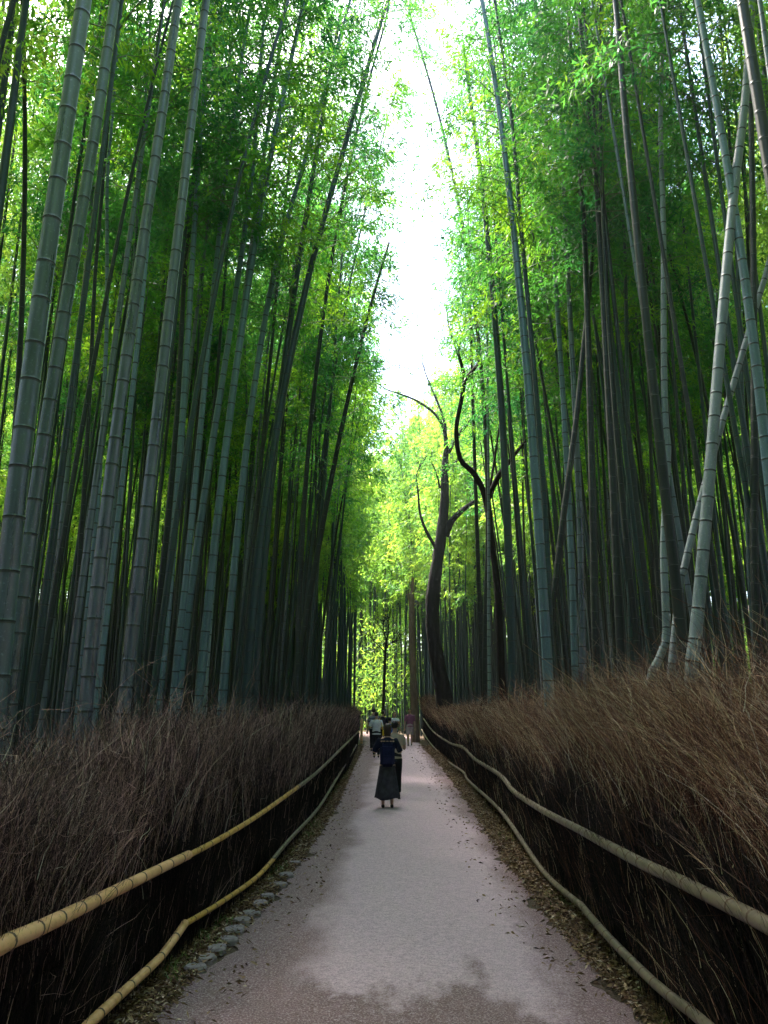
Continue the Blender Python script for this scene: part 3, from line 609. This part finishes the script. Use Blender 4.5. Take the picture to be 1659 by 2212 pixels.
for i, (d, x, y, ed, u, _) in enumerate(near):
    k = sum(1 for s, n in HS if s < u)
    c = bins.get(k, 0); bins[k] = c + 1
    if k == 0: where = 'left of the %s culm' % HS[0][1]
    elif k == len(HS): where = 'right of the %s culm' % HS[-1][1]
    else: where = 'between the %s and %s culms' % (HS[k - 1][1], HS[k][1])
    lab = '%s shaded bamboo in the crowd %s' % (onames[c], where)
    root = thing('bamboo', lab, 'bamboo', (x, y, -.05), rg.uniform(0, 6.28), 'shaded bamboos crowding behind the front culms')
    s = rg.uniform(.75, 1.15); root.scale = (s, s, rg.uniform(.92, 1.08)); side = -1 if x < pc(y) else 1
    lean = (.12 if y > 33 else (.055 if side < 0 else .05) if y > 8 else .03) if ed < 2.8 else .015
    q_ = Matrix.Rotation(rg.normal(-lean * side, .012), 3, 'Y') @ Matrix.Rotation(rg.normal(0, .02), 3, 'X') @ Matrix.Rotation(root.rotation_euler[2], 3, 'Z'); root.rotation_euler = q_.to_euler()
    cm, cr = variants[rg.integers(0, 7)]
    obj('culm', cm, root); obj('crown', cr, root)
    # keep a sky slit over the path
# the rest, uncounted: one object
a = Acc()
for (d, x, y, ed, u, _) in rest:
    tv, lv = nearv[rg.integers(0, 3)] if -2 < y < 24 and d < 26 else farv[rg.integers(0, 5)]; th = rg.uniform(0, 6.28); s = rg.uniform(.8, 1.15); c_, s_ = math.cos(th), math.sin(th)
    if y > 48: s *= 1.35
    Rm = np.array([[c_, -s_, 0], [s_, c_, 0], [0, 0, 1]]).T * s; zz = float(height(np.array(x), np.array(y)))
    o_ = np.array([x, y, zz - .05])
    a.add(tv[0] @ Rm + o_, tv[1], 1)
    a.add(lv[0] @ Rm + o_, lv[1], 0)
print('stuff quads', sum(len(q) for q in a.Q))
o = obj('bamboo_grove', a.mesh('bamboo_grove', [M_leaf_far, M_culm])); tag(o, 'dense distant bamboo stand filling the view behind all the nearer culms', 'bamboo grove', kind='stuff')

# lit undergrowth of young bamboo where the path bends, far off
a = Acc(); rg = np.random.default_rng(31)
for q in range(800):
    y = rg.uniform(58, 115); x = pc(58) + rg.uniform(-15, 14)
    n = 130; h = rg.uniform(1.5, 16) if q % 2 else rg.uniform(1, 7); c0 = np.array([x, y, h]); C = c0 + rg.normal(0, 1, (n, 3)) * np.array([.9, .9, .9])
    C[:, 2] = np.maximum(.2, C[:, 2]); a.add(*leaves(C, rg.normal(0, 1, (n, 3)) + np.array([0, 0, -.4]), rg.uniform(.25, .5, n), rg.uniform(.06, .11, n), rg))
for q in range(700):
    y = rg.uniform(25, 125); sd_ = 1 if q % 2 else -1; d_ = rg.uniform(26, 36); x = .5 + sd_ * d_; n = 90
    c0 = np.array([x, y, float(height(np.array(x), np.array(y))) + rg.uniform(.5, 4)]); C = c0 + rg.normal(0, 1.3, (n, 3))
    a.add(*leaves(C, rg.normal(0, 1, (n, 3)) + np.array([0, 0, -.4]), rg.uniform(.3, .55, n), rg.uniform(.10, .18, n), rg))
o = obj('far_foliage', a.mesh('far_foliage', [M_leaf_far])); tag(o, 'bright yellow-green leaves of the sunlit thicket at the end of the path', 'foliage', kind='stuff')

# ------------------------------------------------------------------ trees
def bark(name, c): 
    m, nt, p = newmat(name, .9, .2); g = nt.nodes.new('ShaderNodeNewGeometry'); mp = nt.nodes.new('ShaderNodeMapping'); mp.inputs['Scale'].default_value = (12, 12, 3)
    nt.links.new(g.outputs['Position'], mp.inputs[0]); f = noise(nt, 1, 5, mp.outputs[0], .7)
    nt.links.new(ramp(nt, f, [(.3, tuple(x * .55 for x in c)), (.7, tuple(x * 1.3 for x in c))]).outputs[0], p.inputs['Base Color']); bump(nt, p, f, .03, .9); return m
M_bark = bark('dark bark', (.024, .020, .017)); M_barkb = bark('brown bark', (.26, .17, .12)); M_barkg = bark('grey bark', (.13, .12, .10))
def c6(L): return [(518 + x * .4494, 605 + y * .4494) for x, y in L]
def branch(px, D, ws, base, ns=10, dy=0):
    P = np.array([at_y(u, v, D) for u, v in c6(px)]); n = len(P); P[:, 1] += np.linspace(0, dy, n)
    w = np.array(ws, float) * .4494 * D / F * .5
    Ps = smooth(P, 4); W_ = np.interp(np.linspace(0, n - 1, len(Ps)), np.arange(n), w)
    k = np.arange(len(Ps)); W_ = W_ * (1 + .04 * np.sin(k * 2.1))
    return tube(Ps - base, W_, ns), Ps
def tree(label, D, trunk, tw, limbs, mat, leafmat=None, leafspots=()):
    P = np.array([at_y(u, v, D) for u, v in c6(trunk)]); base = np.array([P[0][0] + .05, D, 0.])
    root = thing('tree', label, 'tree', tuple(base))
    P0 = [trunk[0]]; g0 = project((P[0][0] + .08, D, 0)); gx, gy = (g0[0] - 518) / .4494, (g0[1] - 605) / .4494
    (V, Q), Ps = branch([(gx, gy)] + trunk, D, [tw[0] * 1.25] + tw, base, 14)
    obj('trunk', mesh_np('trunk', V, Q, [mat]), root)
    for lp, lw, dy in limbs:
        (V, Q), Ps = branch(lp, D, lw, base, 8, dy); tw_ = Acc(); tw_.add(V, Q); rg = np.random.default_rng(int(abs(Ps[0][0]) * 1000) + len(Ps))
        for _ in range(2):
            i_ = rg.integers(len(Ps) // 3, len(Ps), 9); B = Ps[i_] - base; dd = rg.normal(0, .6, (9, 3)) + np.array([0, 0, .5]); LL = rg.uniform(.25, .9, 9) * D / 36; t_ = np.linspace(0, 1, 5)[None, :, None]
            Pt = B[:, None] + dd[:, None] * LL[:, None, None] * t_ + rg.normal(0, .04, (9, 5, 3)) * t_; tw_.add(*batch_tubes(Pt, np.full((9, 1), .014 * D / 36) * (1 - .7 * t_[..., 0]), 4))
        obj('limb', tw_.mesh('limb', [mat]), root)
    if leafspots:
        a = Acc(); rg = np.random.default_rng(int(D * 10))
        for (u, v, r, n) in leafspots:
            c = at_y(*c6([(u, v)])[0], D); rr = r * .4494 * D / F
            C = c + rg.normal(0, .5, (n, 3)) * rr * np.array([1, 1.2, .8]); a.add(*leaves(C, rg.normal(0, 1, (n, 3)) + np.array([0, 0, -.3]), rg.uniform(.08, .16, n), rg.uniform(.03, .06, n), rg))
        m_ = a.mesh('crown', [leafmat]); m_.transform(Matrix.Translation(-Vector(base))); obj('crown', m_, root)
tree('dark bare crooked tree with a forked trunk beside the right brush fence', 36,
     [(985, 2030), (962, 1900), (930, 1700), (928, 1520), (950, 1350), (972, 1200), (985, 1050), (985, 920), (990, 840)], [82, 72, 66, 68, 56, 56, 44, 38, 28],
     [([(990, 850), (985, 740), (940, 660), (850, 600), (760, 570), (700, 555), (630, 510)], [30, 20, 14, 11, 9, 7, 4], -1),
      ([(988, 760), (985, 680), (960, 600), (920, 500), (885, 400), (878, 300)], [20, 15, 12, 9, 6, 3], .5),
      ([(985, 1230), (1015, 1165), (1060, 1120), (1110, 1085), (1180, 1040), (1240, 950)], [44, 32, 26, 22, 16, 8], -.8),
      ([(1000, 830), (1050, 750), (1110, 685), (1160, 630), (1210, 570)], [24, 20, 16, 12, 6], -1),
      ([(945, 1290), (900, 1210), (868, 1120), (858, 1010), (850, 930), (875, 870), (905, 825)], [20, 15, 12, 10, 8, 6, 3], .6),
      ([(962, 1000), (945, 930), (925, 880)], [12, 8, 4], 0), ([(992, 930), (1015, 890), (1045, 870)], [12, 8, 4], 0)],
     M_bark, M_leaf_tree, [(870, 850, 150, 500), (930, 700, 130, 260), (820, 780, 110, 260), (880, 960, 100, 300), (1010, 250, 160, 350)])
tree('S-curved dark tree behind the forked one, its top bending left then up', 20.5,
     [(1262, 1950), (1250, 1700), (1238, 1480), (1210, 1250), (1178, 1040), (1125, 930), (1060, 860), (1040, 720), (1066, 570), (1078, 470), (1050, 350)], [36, 34, 33, 32, 30, 28, 25, 23, 22, 20, 15],
     [([(1050, 360), (1030, 280), (1010, 200), (1000, 90)], [16, 10, 7, 3], .5), ([(1050, 350), (1065, 280), (1090, 200)], [12, 8, 4], 0), ([(1080, 480), (1130, 410), (1160, 365), (1205, 330)], [24, 20, 14, 6], .8),
      ([(1190, 1060), (1240, 950), (1310, 860), (1360, 800)], [30, 26, 18, 8], -.5), ([(1200, 1010), (1235, 820), (1270, 600)], [16, 12, 5], .5)], M_bark)
tree('pale brown straight trunk topped by leaves, where the right fence ends', 44, [(836, 1960), (828, 1750), (826, 1600), (832, 1430)], [34, 30, 28, 10],
     [([(829, 1600), (815, 1560), (812, 1500)], [10, 7, 3], 0)], M_barkb, M_leaf_far, [(840, 1380, 90, 300)])
tree('thin dark forked tree behind the walkers where the path bends', 50, [(690, 2070), (697, 1850), (704, 1720)], [15, 13, 11],
     [([(704, 1730), (692, 1690), (688, 1640)], [8, 6, 3], 0), ([(704, 1730), (715, 1690), (712, 1620)], [8, 6, 3], 0), ([(700, 1790), (660, 1750), (610, 1700)], [6, 4, 2], 0), ([(702, 1760), (740, 1740), (780, 1730)], [6, 4, 2], 0)], M_bark, M_leaf_far, [(700, 1600, 90, 300), (640, 1690, 60, 120), (760, 1700, 60, 120)])
# dark far brush fence seen across the bend
# ------------------------------------------------------------------ people
def loft(secs, ns=16):
    """closed loft; secs: (centre, rx, ry, axis) ellipse sections; axis None = local frame from tangent, else horizontal"""
    V = []; C = [np.array(q[0], float) for q in secs]; n = len(C)
    for i, q in enumerate(secs):
        if len(q) > 3 and q[3] == 'H': A, B = np.array([1., 0, 0]), np.array([0, 1., 0])
        else:
            T = C[min(n - 1, i + 1)] - C[max(0, i - 1)]; T /= np.linalg.norm(T) + 1e-9
            ref = np.array([0, 1., 0]) if abs(T[1]) < .8 else np.array([1., 0, 0]); A = np.cross(ref, T); A /= np.linalg.norm(A); B = np.cross(T, A)
        for k in range(ns):
            a = 2 * math.pi * k / ns; V.append(C[i] + A * q[1] * math.cos(a) + B * q[2] * math.sin(a))
    Fs = [(i * ns + k, i * ns + (k + 1) % ns, (i + 1) * ns + (k + 1) % ns, (i + 1) * ns + k) for i in range(n - 1) for k in range(ns)]
    Fs += [tuple(range(ns))[::-1], tuple((n - 1) * ns + k for k in range(ns))]
    return V, Fs
def fused(name, parts, mat, voxel, parent, sm=2):
    V = []; Fs = []
    for v, f in parts:
        n = len(V); V += [tuple(q) for q in v]; Fs += [tuple(i + n for i in g_) for g_ in f]
    me = bpy.data.meshes.new(name); me.from_pydata(V, [], Fs); me.materials.append(mat); me.update()
    o = obj(name, me, parent)
    if voxel:
        md = o.modifiers.new('fuse', 'REMESH'); md.mode = 'VOXEL'; md.voxel_size = voxel; md.use_smooth_shade = True
        if sm: q = o.modifiers.new('soften', 'SMOOTH'); q.iterations = sm; q.factor = .5
    return o
M_skin = flat('skin', (.40, .24, .16), .55, .4, .08); M_hair = flat('black hair', (.012, .009, .008), .5, .4, .3, 60); M_shoe = flat('black shoe', (.012, .012, .013), .5)
def cloth(name, c, v=.18): return flat(name, c, .9, .15, v, 12)
def L_(a, b, t): return np.array(a) * (1 - t) + np.array(b) * t
def person(label, loc, rz, H, legs, arms, outfit, hair='short', voxel=.011, headturn=0, belly=1.0, wid=1.0):
    """local frame: faces -Y. legs/arms: joint positions in units of H for (left=-x, right=+x)"""
    root = thing('person', label, 'person', loc, rz, None); h = H; P = lambda x, y, z: np.array([x * h, y * h, z * h])
    hipz, shz = .53, .815; w = wid
    body = []
    body.append(loft([(P(0, 0, .47), .085 * h * w, .06 * h, 0, 'H')[:3] + ('H',), (P(0, 0, .53), .095 * h * w, .066 * h * belly, 'H'), (P(0, 0, .62), .078 * h * w, .055 * h * belly, 'H'), (P(0, 0, .72), .095 * h * w, .062 * h, 'H'),
                      (P(0, .004, .79), .108 * h * w, .056 * h, 'H'), (P(0, .004, .825), .075 * h * w, .04 * h, 'H'), (P(0, 0, .85), .032 * h, .034 * h, 'H'), (P(0, -.006, .885), .03 * h, .032 * h, 'H')]))
    hc = P(0, -.012, .935)
    body.append(loft([(hc + P(0, -.012, -.062), .016 * h, .018 * h, 'H'), (hc + P(0, -.012, -.052), .028 * h, .034 * h, 'H'), (hc + P(0, -.004, -.025), .040 * h, .050 * h, 'H'), (hc, .044 * h, .056 * h, 'H'), (hc + P(0, .004, .03), .042 * h, .054 * h, 'H'), (hc + P(0, .006, .052), .03 * h, .038 * h, 'H'), (hc + P(0, .006, .063), .012 * h, .014 * h, 'H')]))
    # nose, brow, ears, lips
    body.append(loft([(hc + P(0, -.050, .012), .004 * h, .005 * h, 'H'), (hc + P(0, -.060, -.008), .0075 * h, .008 * h, 'H'), (hc + P(0, -.056, -.016), .009 * h, .006 * h, 'H')], 8))
    body.append(loft([(hc + P(-.015, -.050, -.032), .004 * h, .004 * h), (hc + P(0, -.056, -.032), .005 * h, .005 * h), (hc + P(.015, -.050, -.032), .004 * h, .004 * h)], 8))
    for sx in (-1, 1): body.append(loft([(hc + P(sx * .045, .004, -.018), .003 * h, .007 * h, 'H'), (hc + P(sx * .05, .006, 0), .004 * h, .012 * h, 'H'), (hc + P(sx * .049, .006, .014), .003 * h, .009 * h, 'H')], 8))
    for sx, (kn, an) in zip((-1, 1), legs):
        hp = P(sx * .048 * w, 0, .51); kn = P(*kn); an = P(*an)
        body.append(loft([(hp, .05 * h, .055 * h), (L_(hp, kn, .35), .048 * h, .05 * h), (L_(hp, kn, .8), .034 * h, .036 * h), (kn, .031 * h, .033 * h), (L_(kn, an, .3), .033 * h, .036 * h), (L_(kn, an, .75), .022 * h, .024 * h), (an, .018 * h, .02 * h), (an + P(0, 0, -.02), .018 * h, .022 * h)], 14))
        body.append(loft([(an + P(0, .022, -.025), .015 * h, .014 * h), (an + P(0, -.01, -.022), .02 * h, .018 * h), (an + P(0, -.06, -.031), .022 * h, .01 * h), (an + P(0, -.095, -.034), .014 * h, .006 * h)], 10))
    hands = []
    for sx, (el, wr, hd) in zip((-1, 1), arms):
        sh = P(sx * .098 * w, 0, .80); el = P(*el); wr = P(*wr); hd = np.array(hd, float); hd /= np.linalg.norm(hd)
        body.append(loft([(L_(sh, el, -.08), .022 * h, .024 * h), (sh, .03 * h, .03 * h), (L_(sh, el, .4), .026 * h, .027 * h), (el, .021 * h, .021 * h), (L_(el, wr, .3), .022 * h, .022 * h), (wr, .0135 * h, .015 * h)], 12))
        side_ = np.cross(hd, [0, 0, 1.]); side_ = side_ / np.linalg.norm(side_) if np.linalg.norm(side_) > .1 else np.array([0, 1., 0])
        nrm = np.cross(side_, hd); pk = wr + hd * .052 * h
        body.append(loft([(wr, .013 * h, .012 * h), (wr + hd * .02 * h, .020 * h, .010 * h), (pk, .023 * h, .009 * h)], 10)); body.append(loft([(wr + hd * .02 * h - side_ * .012 * h, .008 * h, .008 * h), (pk - side_ * .012 * h, .008 * h, .008 * h)], 8)); body.append(loft([(wr + hd * .02 * h + side_ * .012 * h, .008 * h, .008 * h), (pk + side_ * .012 * h, .008 * h, .008 * h)], 8))
        for q, (o_, l_) in enumerate(((-.018, .036), (-.006, .043), (.006, .040), (.018, .031))):
            b0 = pk + side_ * o_ * h; b1 = b0 + hd * l_ * .5 * h + nrm * .004 * h; b2 = b1 + hd * l_ * .42 * h + nrm * .013 * h
            body.append(loft([(b0 - hd * .008 * h, .0055 * h, .0055 * h), (b0, .0055 * h, .0055 * h), (b1, .005 * h, .005 * h), (b2, .004 * h, .004 * h)], 8))
        t0 = wr + hd * .015 * h - side_ * .016 * h; t1 = t0 + hd * .022 * h - side_ * .016 * h; body.append(loft([(t0, .007 * h, .007 * h), (t1, .006 * h, .006 * h), (t1 + hd * .02 * h + nrm * .006 * h, .005 * h, .005 * h)], 8))
        hands.append(pk)
    b = fused('body', body, M_skin, voxel * .6, root, 1)
    ey = []
    for sx in (-1, 1): ey.append(loft([(hc + P(sx * .017, -.051, .004), .001, .001), (hc + P(sx * .017, -.053, .004), .006 * h, .003 * h), (hc + P(sx * .017, -.056, .004), .001, .001)], 8))
    fused('eyes', ey, M_hair, 0, root)
    # hair
    hr = [loft([(hc + P(0, .014, -.03), .040 * h, .040 * h, 'H'), (hc + P(0, .012, 0), .048 * h, .050 * h, 'H'), (hc + P(0, .006, .03), .049 * h, .056 * h, 'H'), (hc + P(0, .006, .055), .036 * h, .045 * h, 'H'), (hc + P(0, .006, .070), .014 * h, .017 * h, 'H')])]
    if hair == 'long': hr.append(loft([(hc + P(0, .03, -.095), .034 * h, .014 * h, 'H'), (hc + P(0, .03, -.06), .044 * h, .024 * h, 'H'), (hc + P(0, .024, -.01), .048 * h, .036 * h, 'H'), (hc + P(0, .02, .02), .044 * h, .034 * h, 'H')]))
    if hair == 'bun': hr.append(loft([(hc + P(0, .05, .02), .01 * h, .01 * h, 'H'), (hc + P(0, .058, .035), .024 * h, .022 * h, 'H'), (hc + P(0, .055, .06), .02 * h, .02 * h, 'H'), (hc + P(0, .05, .07), .006 * h, .006 * h, 'H')]))
    fused('hair', hr, outfit.get('haircol', M_hair), voxel, root)
    # clothes
    def torso(z0, z1, g=1.0, flare=0):
        zs = [.44, .50, .56, .62, .72, .79, .825, .84]; rx = [.103, .104, .094, .086, .10, .113, .085, .045]; ry = [.076, .076, .068, .062, .068, .062, .047, .04]
        out = []
        for z in np.linspace(z0, z1, 9): out.append((P(0, 0, z), np.interp(z, zs, rx) * h * g * w + flare * (z1 - z) * h, np.interp(z, zs, ry) * h * g * max(1, belly) + flare * .8 * (z1 - z) * h, 'H'))
        return loft(out, 20)
    if 'top' in outfit:
        tp = [torso(outfit.get('hem', .50), .838)]
        ls = outfit.get('sleeve', .7)
        if ls > 0:
            for sx, (el, wr, hd) in zip((-1, 1), arms):
                sh = P(sx * .098 * w, 0, .80); el = P(*el); wr = P(*wr)
                if ls <= 1: tp.append(loft([(L_(sh, el, -.12), .026 * h, .028 * h), (sh, .036 * h, .036 * h), (L_(sh, el, .5 * ls), .036 * h, .036 * h), (L_(sh, el, ls), .036 * h, .036 * h)], 12))
                else: tp.append(loft([(L_(sh, el, -.12), .026 * h, .028 * h), (sh, .036 * h, .036 * h), (L_(sh, el, .5), .034 * h, .034 * h), (el, .029 * h, .029 * h), (L_(el, wr, (ls - 1)), .024 * h, .024 * h)], 12))
        fused('top', tp, outfit['top'], voxel, root)
    if 'trousers' in outfit:
        tr = [loft([(P(0, 0, .455), .088 * h * w, .066 * h * belly, 'H'), (P(0, 0, .53), .101 * h * w, .072 * h * belly, 'H'), (P(0, 0, .60), .086 * h * w, .064 * h * belly, 'H')], 20)]; ln = outfit.get('leg', 1.9)
        for sx, (kn, an) in zip((-1, 1), legs):
            hp = P(sx * .05 * w, 0, .50); kn = P(*kn); an = P(*an); sec = [(hp, .056 * h, .062 * h), (L_(hp, kn, .5), .051 * h, .054 * h)]
            if ln <= 1: sec.append((L_(hp, kn, ln), .050 * h, .053 * h))
            else: sec += [(kn, .040 * h, .043 * h), (L_(kn, an, .5), .036 * h, .038 * h), (L_(kn, an, ln - 1), .032 * h, .035 * h)]
            tr.append(loft(sec, 14))
        fused('trousers', tr, outfit['trousers'], voxel, root)
    if 'skirt' in outfit:
        sk = []; z0, z1 = .11, .60
        V = []; ns = 40; nz = 12
        for i in range(nz):
            t = i / (nz - 1); z = z1 + (z0 - z1) * t; rx = (.084 + .066 * t ** 1.1) * h; ry = (.064 + .066 * t ** 1.1) * h
            for k in range(ns):
                a_ = 2 * math.pi * k / ns; f_ = 1 + t * (.07 * math.sin(a_ * 7 + .6) + .05 * math.sin(a_ * 11 + 2)) ; V.append((rx * f_ * math.cos(a_), ry * f_ * math.sin(a_), z * h + (.012 * h * math.sin(a_ * 3 + 1) if i == nz - 1 else 0)))
        Fs = [(i * ns + k, (i + 1) * ns + k, (i + 1) * ns + (k + 1) % ns, i * ns + (k + 1) % ns) for i in range(nz - 1) for k in range(ns)]
        o = fused('skirt', [(V, Fs)], outfit['skirt'], 0, root); 
        for f in o.data.polygons: f.use_smooth = True
        q = o.modifiers.new('thick', 'SOLIDIFY'); q.thickness = .006
    for sx, (kn, an) in zip((-1, 1), legs):
        an = P(*an)
        fused('shoe', [loft([(an + P(0, .03, -.024), .016 * h, .013 * h), (an + P(0, .015, -.018), .022 * h, .022 * h), (an + P(0, -.02, -.022), .024 * h, .019 * h), (an + P(0, -.065, -.029), .026 * h, .013 * h), (an + P(0, -.10, -.033), .017 * h, .008 * h)], 12)], outfit.get('shoe', M_shoe), voxel * .7, root, 1)
    return root, hands
STAND = [((-.052, -.004, .28), (-.055, .006, .042)), ((.052, -.004, .28), (.055, .006, .042))]
WALK = [((-.055, -.05, .285), (-.05, -.085, .043)), ((.055, .0, .28), (.05, .09, .055))]
HANG = [((-.135, .01, .63), (-.145, -.03, .475), (-.05, -.1, -1)), ((.135, .01, .63), (.145, -.03, .475), (.05, -.1, -1))]
HOLDUP = [((-.165, -.03, .655), (-.075, -.15, .75), (.3, -.6, .8)), ((.165, -.03, .655), (.075, -.15, .75), (-.3, -.6, .8))]
BENT1 = [((-.14, .0, .64), (-.10, -.13, .63), (.3, -1, .2)), ((.16, .0, .65), (.09, -.12, .70), (-.5, -.8, .5))]
def gp(u, v): q = ground_pt(u, v, .03); return (float(q[0]), float(q[1]), .03)
navy = cloth('navy blouse', (.010, .012, .028)); grey_d = cloth('charcoal skirt', (.045, .042, .055), .35); beige = cloth('beige shirt', (.36, .30, .23)); blackc = cloth('black trousers', (.012, .012, .014))
white = cloth('white shirt', (.62, .64, .70)); blue = cloth('blue jacket', (.03, .11, .38)); teal = cloth('teal jeans', (.03, .09, .13)); pink = cloth('magenta pink shirt', (.28, .10, .17)); pale = cloth('pale shorts', (.50, .38, .38)); darkb = cloth('dark top', (.02, .022, .03))
yellow = cloth('yellow bag', (.75, .50, .03)); brownh = flat('brown hair', (.035, .018, .012), .5, .4, .3, 60)
m, nt, p = newmat('striped shirt', .9, .1); tc = nt.nodes.new('ShaderNodeTexCoord'); wv = nt.nodes.new('ShaderNodeTexWave'); wv.bands_direction = 'Z'; wv.inputs['Scale'].default_value = 5; wv.inputs['Distortion'].default_value = .6
nt.links.new(tc.outputs['Object'], wv.inputs[0]); nt.links.new(ramp(nt, wv.outputs[0], [(.55, (.015, .017, .03)), (.7, (.35, .36, .42))]).outputs[0], p.inputs['Base Color']); striped = m
# the woman nearest us, seen from behind, taking a picture
g0 = gp(837, 1745)
w1, hands = person('woman seen from behind in navy blouse and long flared charcoal skirt, holding up a phone', g0, R(180), 1.48, STAND, HOLDUP, dict(top=navy, hem=.56, sleeve=.95, skirt=grey_d, haircol=brownh), 'long', .008)
def rbox(name, c, s, mat, parent, bev=.01):
    import bmesh
    bm = bmesh.new(); bmesh.ops.create_cube(bm, size=1); bmesh.ops.scale(bm, vec=s, verts=bm.verts); bmesh.ops.translate(bm, vec=c, verts=bm.verts)
    bmesh.ops.bevel(bm, geom=bm.edges[:], offset=bev, segments=3, affect='EDGES'); me = bpy.data.meshes.new(name); bm.to_mesh(me); bm.free(); me.materials.append(mat); return obj(name, me, parent)
ph = thing('phone', 'dark phone held up at face height by the woman in the long skirt', 'phone', (g0[0], g0[1] + .30, 1.25)); rbox('phone_body', (0, 0, 0), (.15, .008, .075), blackc, ph, .003)
rbox('screen', (0, -.0045, 0), (.135, .002, .066), flat('screen glass', (.03, .035, .05), .15), ph, .0008)
bagd = cloth('dark navy rucksack cloth', (.014, .016, .045), .3)
bp_ = thing('rucksack', 'flat dark navy rucksack on the back of the woman in the long skirt', 'rucksack', (g0[0], g0[1] - .14, .82))
rbox('bag_body', (0, 0, .13), (.27, .13, .40), bagd, bp_, .05); rbox('pocket', (0, -.075, .06), (.20, .05, .18), bagd, bp_, .02)
for sx in (-1, 1):
    V, Q = tube(np.array([(sx * .08, .04, .31), (sx * .085, .12, .415), (sx * .09, .22, .38), (sx * .10, .25, .22), (sx * .10, .05, .0)]), .014, 8); obj('strap', mesh_np('strap', V, Q, [bagd]), bp_)
person('person in beige shirt and dark trousers half hidden behind the woman in the skirt', gp(853, 1722), R(170), 1.50, STAND, BENT1, dict(top=beige, trousers=blackc, sleeve=.75), 'short', .012)
person('walker in white shirt and dark trousers left of the path middle, mid stride', gp(813, 1637), R(182), 1.62, WALK, BENT1, dict(top=white, trousers=darkb, sleeve=.8), 'short', .016)
q = gp(819, 1637); yb = thing('shoulder_bag', 'small bright yellow bag at the hip of the walker in white', 'bag', (q[0] + .20, q[1] - .12, .80)); rbox('bag_body', (0, 0, .10), (.17, .09, .22), yellow, yb, .03)
V, Q = tube(np.array([(-.07, 0, .2), (-.10, .06, .42), (-.18, .12, .60)]), .010, 6); obj('strap', mesh_np('strap', V, Q, [yellow]), yb)
person('taller walker in dark striped shirt behind the one in white', gp(807, 1622), R(185), 1.74, STAND, HANG, dict(top=striped, trousers=blackc, sleeve=.8), 'short', .018)
person('person in dark jacket beside the striped shirt walker, far down the path', gp(827, 1614), R(178), 1.64, STAND, BENT1, dict(top=darkb, trousers=blackc, sleeve=1.9), 'short', .018)
person('woman with tied-up dark hair in white top and teal jeans far down the path', gp(852, 1620), R(10), 1.60, STAND, BENT1, dict(top=white, trousers=teal, sleeve=.4), 'bun', .018)
person('person in bright blue jacket just behind the beige shirt, over the skirt woman', gp(842, 1634), R(175), 1.42, STAND, BENT1, dict(top=blue, trousers=teal, sleeve=1.8), 'short', .018)
q = gp(866, 1615); bb = thing('carry_bag', 'big black bag set on the path left of the walker in pink', 'bag', (q[0], q[1], .03)); rbox('bag_body', (0, 0, .30), (.42, .28, .56), blackc, bb, .11); V, Q = tube(np.array([(-.1, 0, .56), (-.06, 0, .68), (.06, 0, .68), (.1, 0, .56)]), .015, 8); obj('handle', mesh_np('handle', V, Q, [blackc]), bb)
person('walker in magenta shirt and pale shorts approaching along the right side', gp(885.5, 1611), R(0), 1.74, WALK, HANG, dict(top=pink, trousers=pale, leg=.95, sleeve=.85), 'short', .016)

# ------------------------------------------------------------------ haze volume, added for glow at the far end
hz = bpy.data.meshes.new('haze'); x0, x1, y0, y1, z0_, z1 = -80, 80, -40, 160, -1.5, 34
hz.from_pydata([(x, y, z) for x in (x0, x1) for y in (y0, y1) for z in (z0_, z1)], [], [(0, 1, 3, 2), (4, 6, 7, 5), (0, 4, 5, 1), (2, 3, 7, 6), (0, 2, 6, 4), (1, 5, 7, 3)])
m = bpy.data.materials.new('added glow haze'); m.use_nodes = True; m.node_tree.nodes.remove(m.node_tree.nodes['Principled BSDF'])
v = m.node_tree.nodes.new('ShaderNodeVolumePrincipled'); v.inputs['Density'].default_value = .0004; v.inputs['Color'].default_value = (.85, .95, 1, 1); v.inputs['Anisotropy'].default_value = .5
m.node_tree.links.new(v.outputs[0], m.node_tree.nodes['Material Output'].inputs['Volume']); hz.materials.append(m)
tag(obj('haze', hz), 'faint haze volume added to make the far end of the path glow', 'haze', kind='stuff')
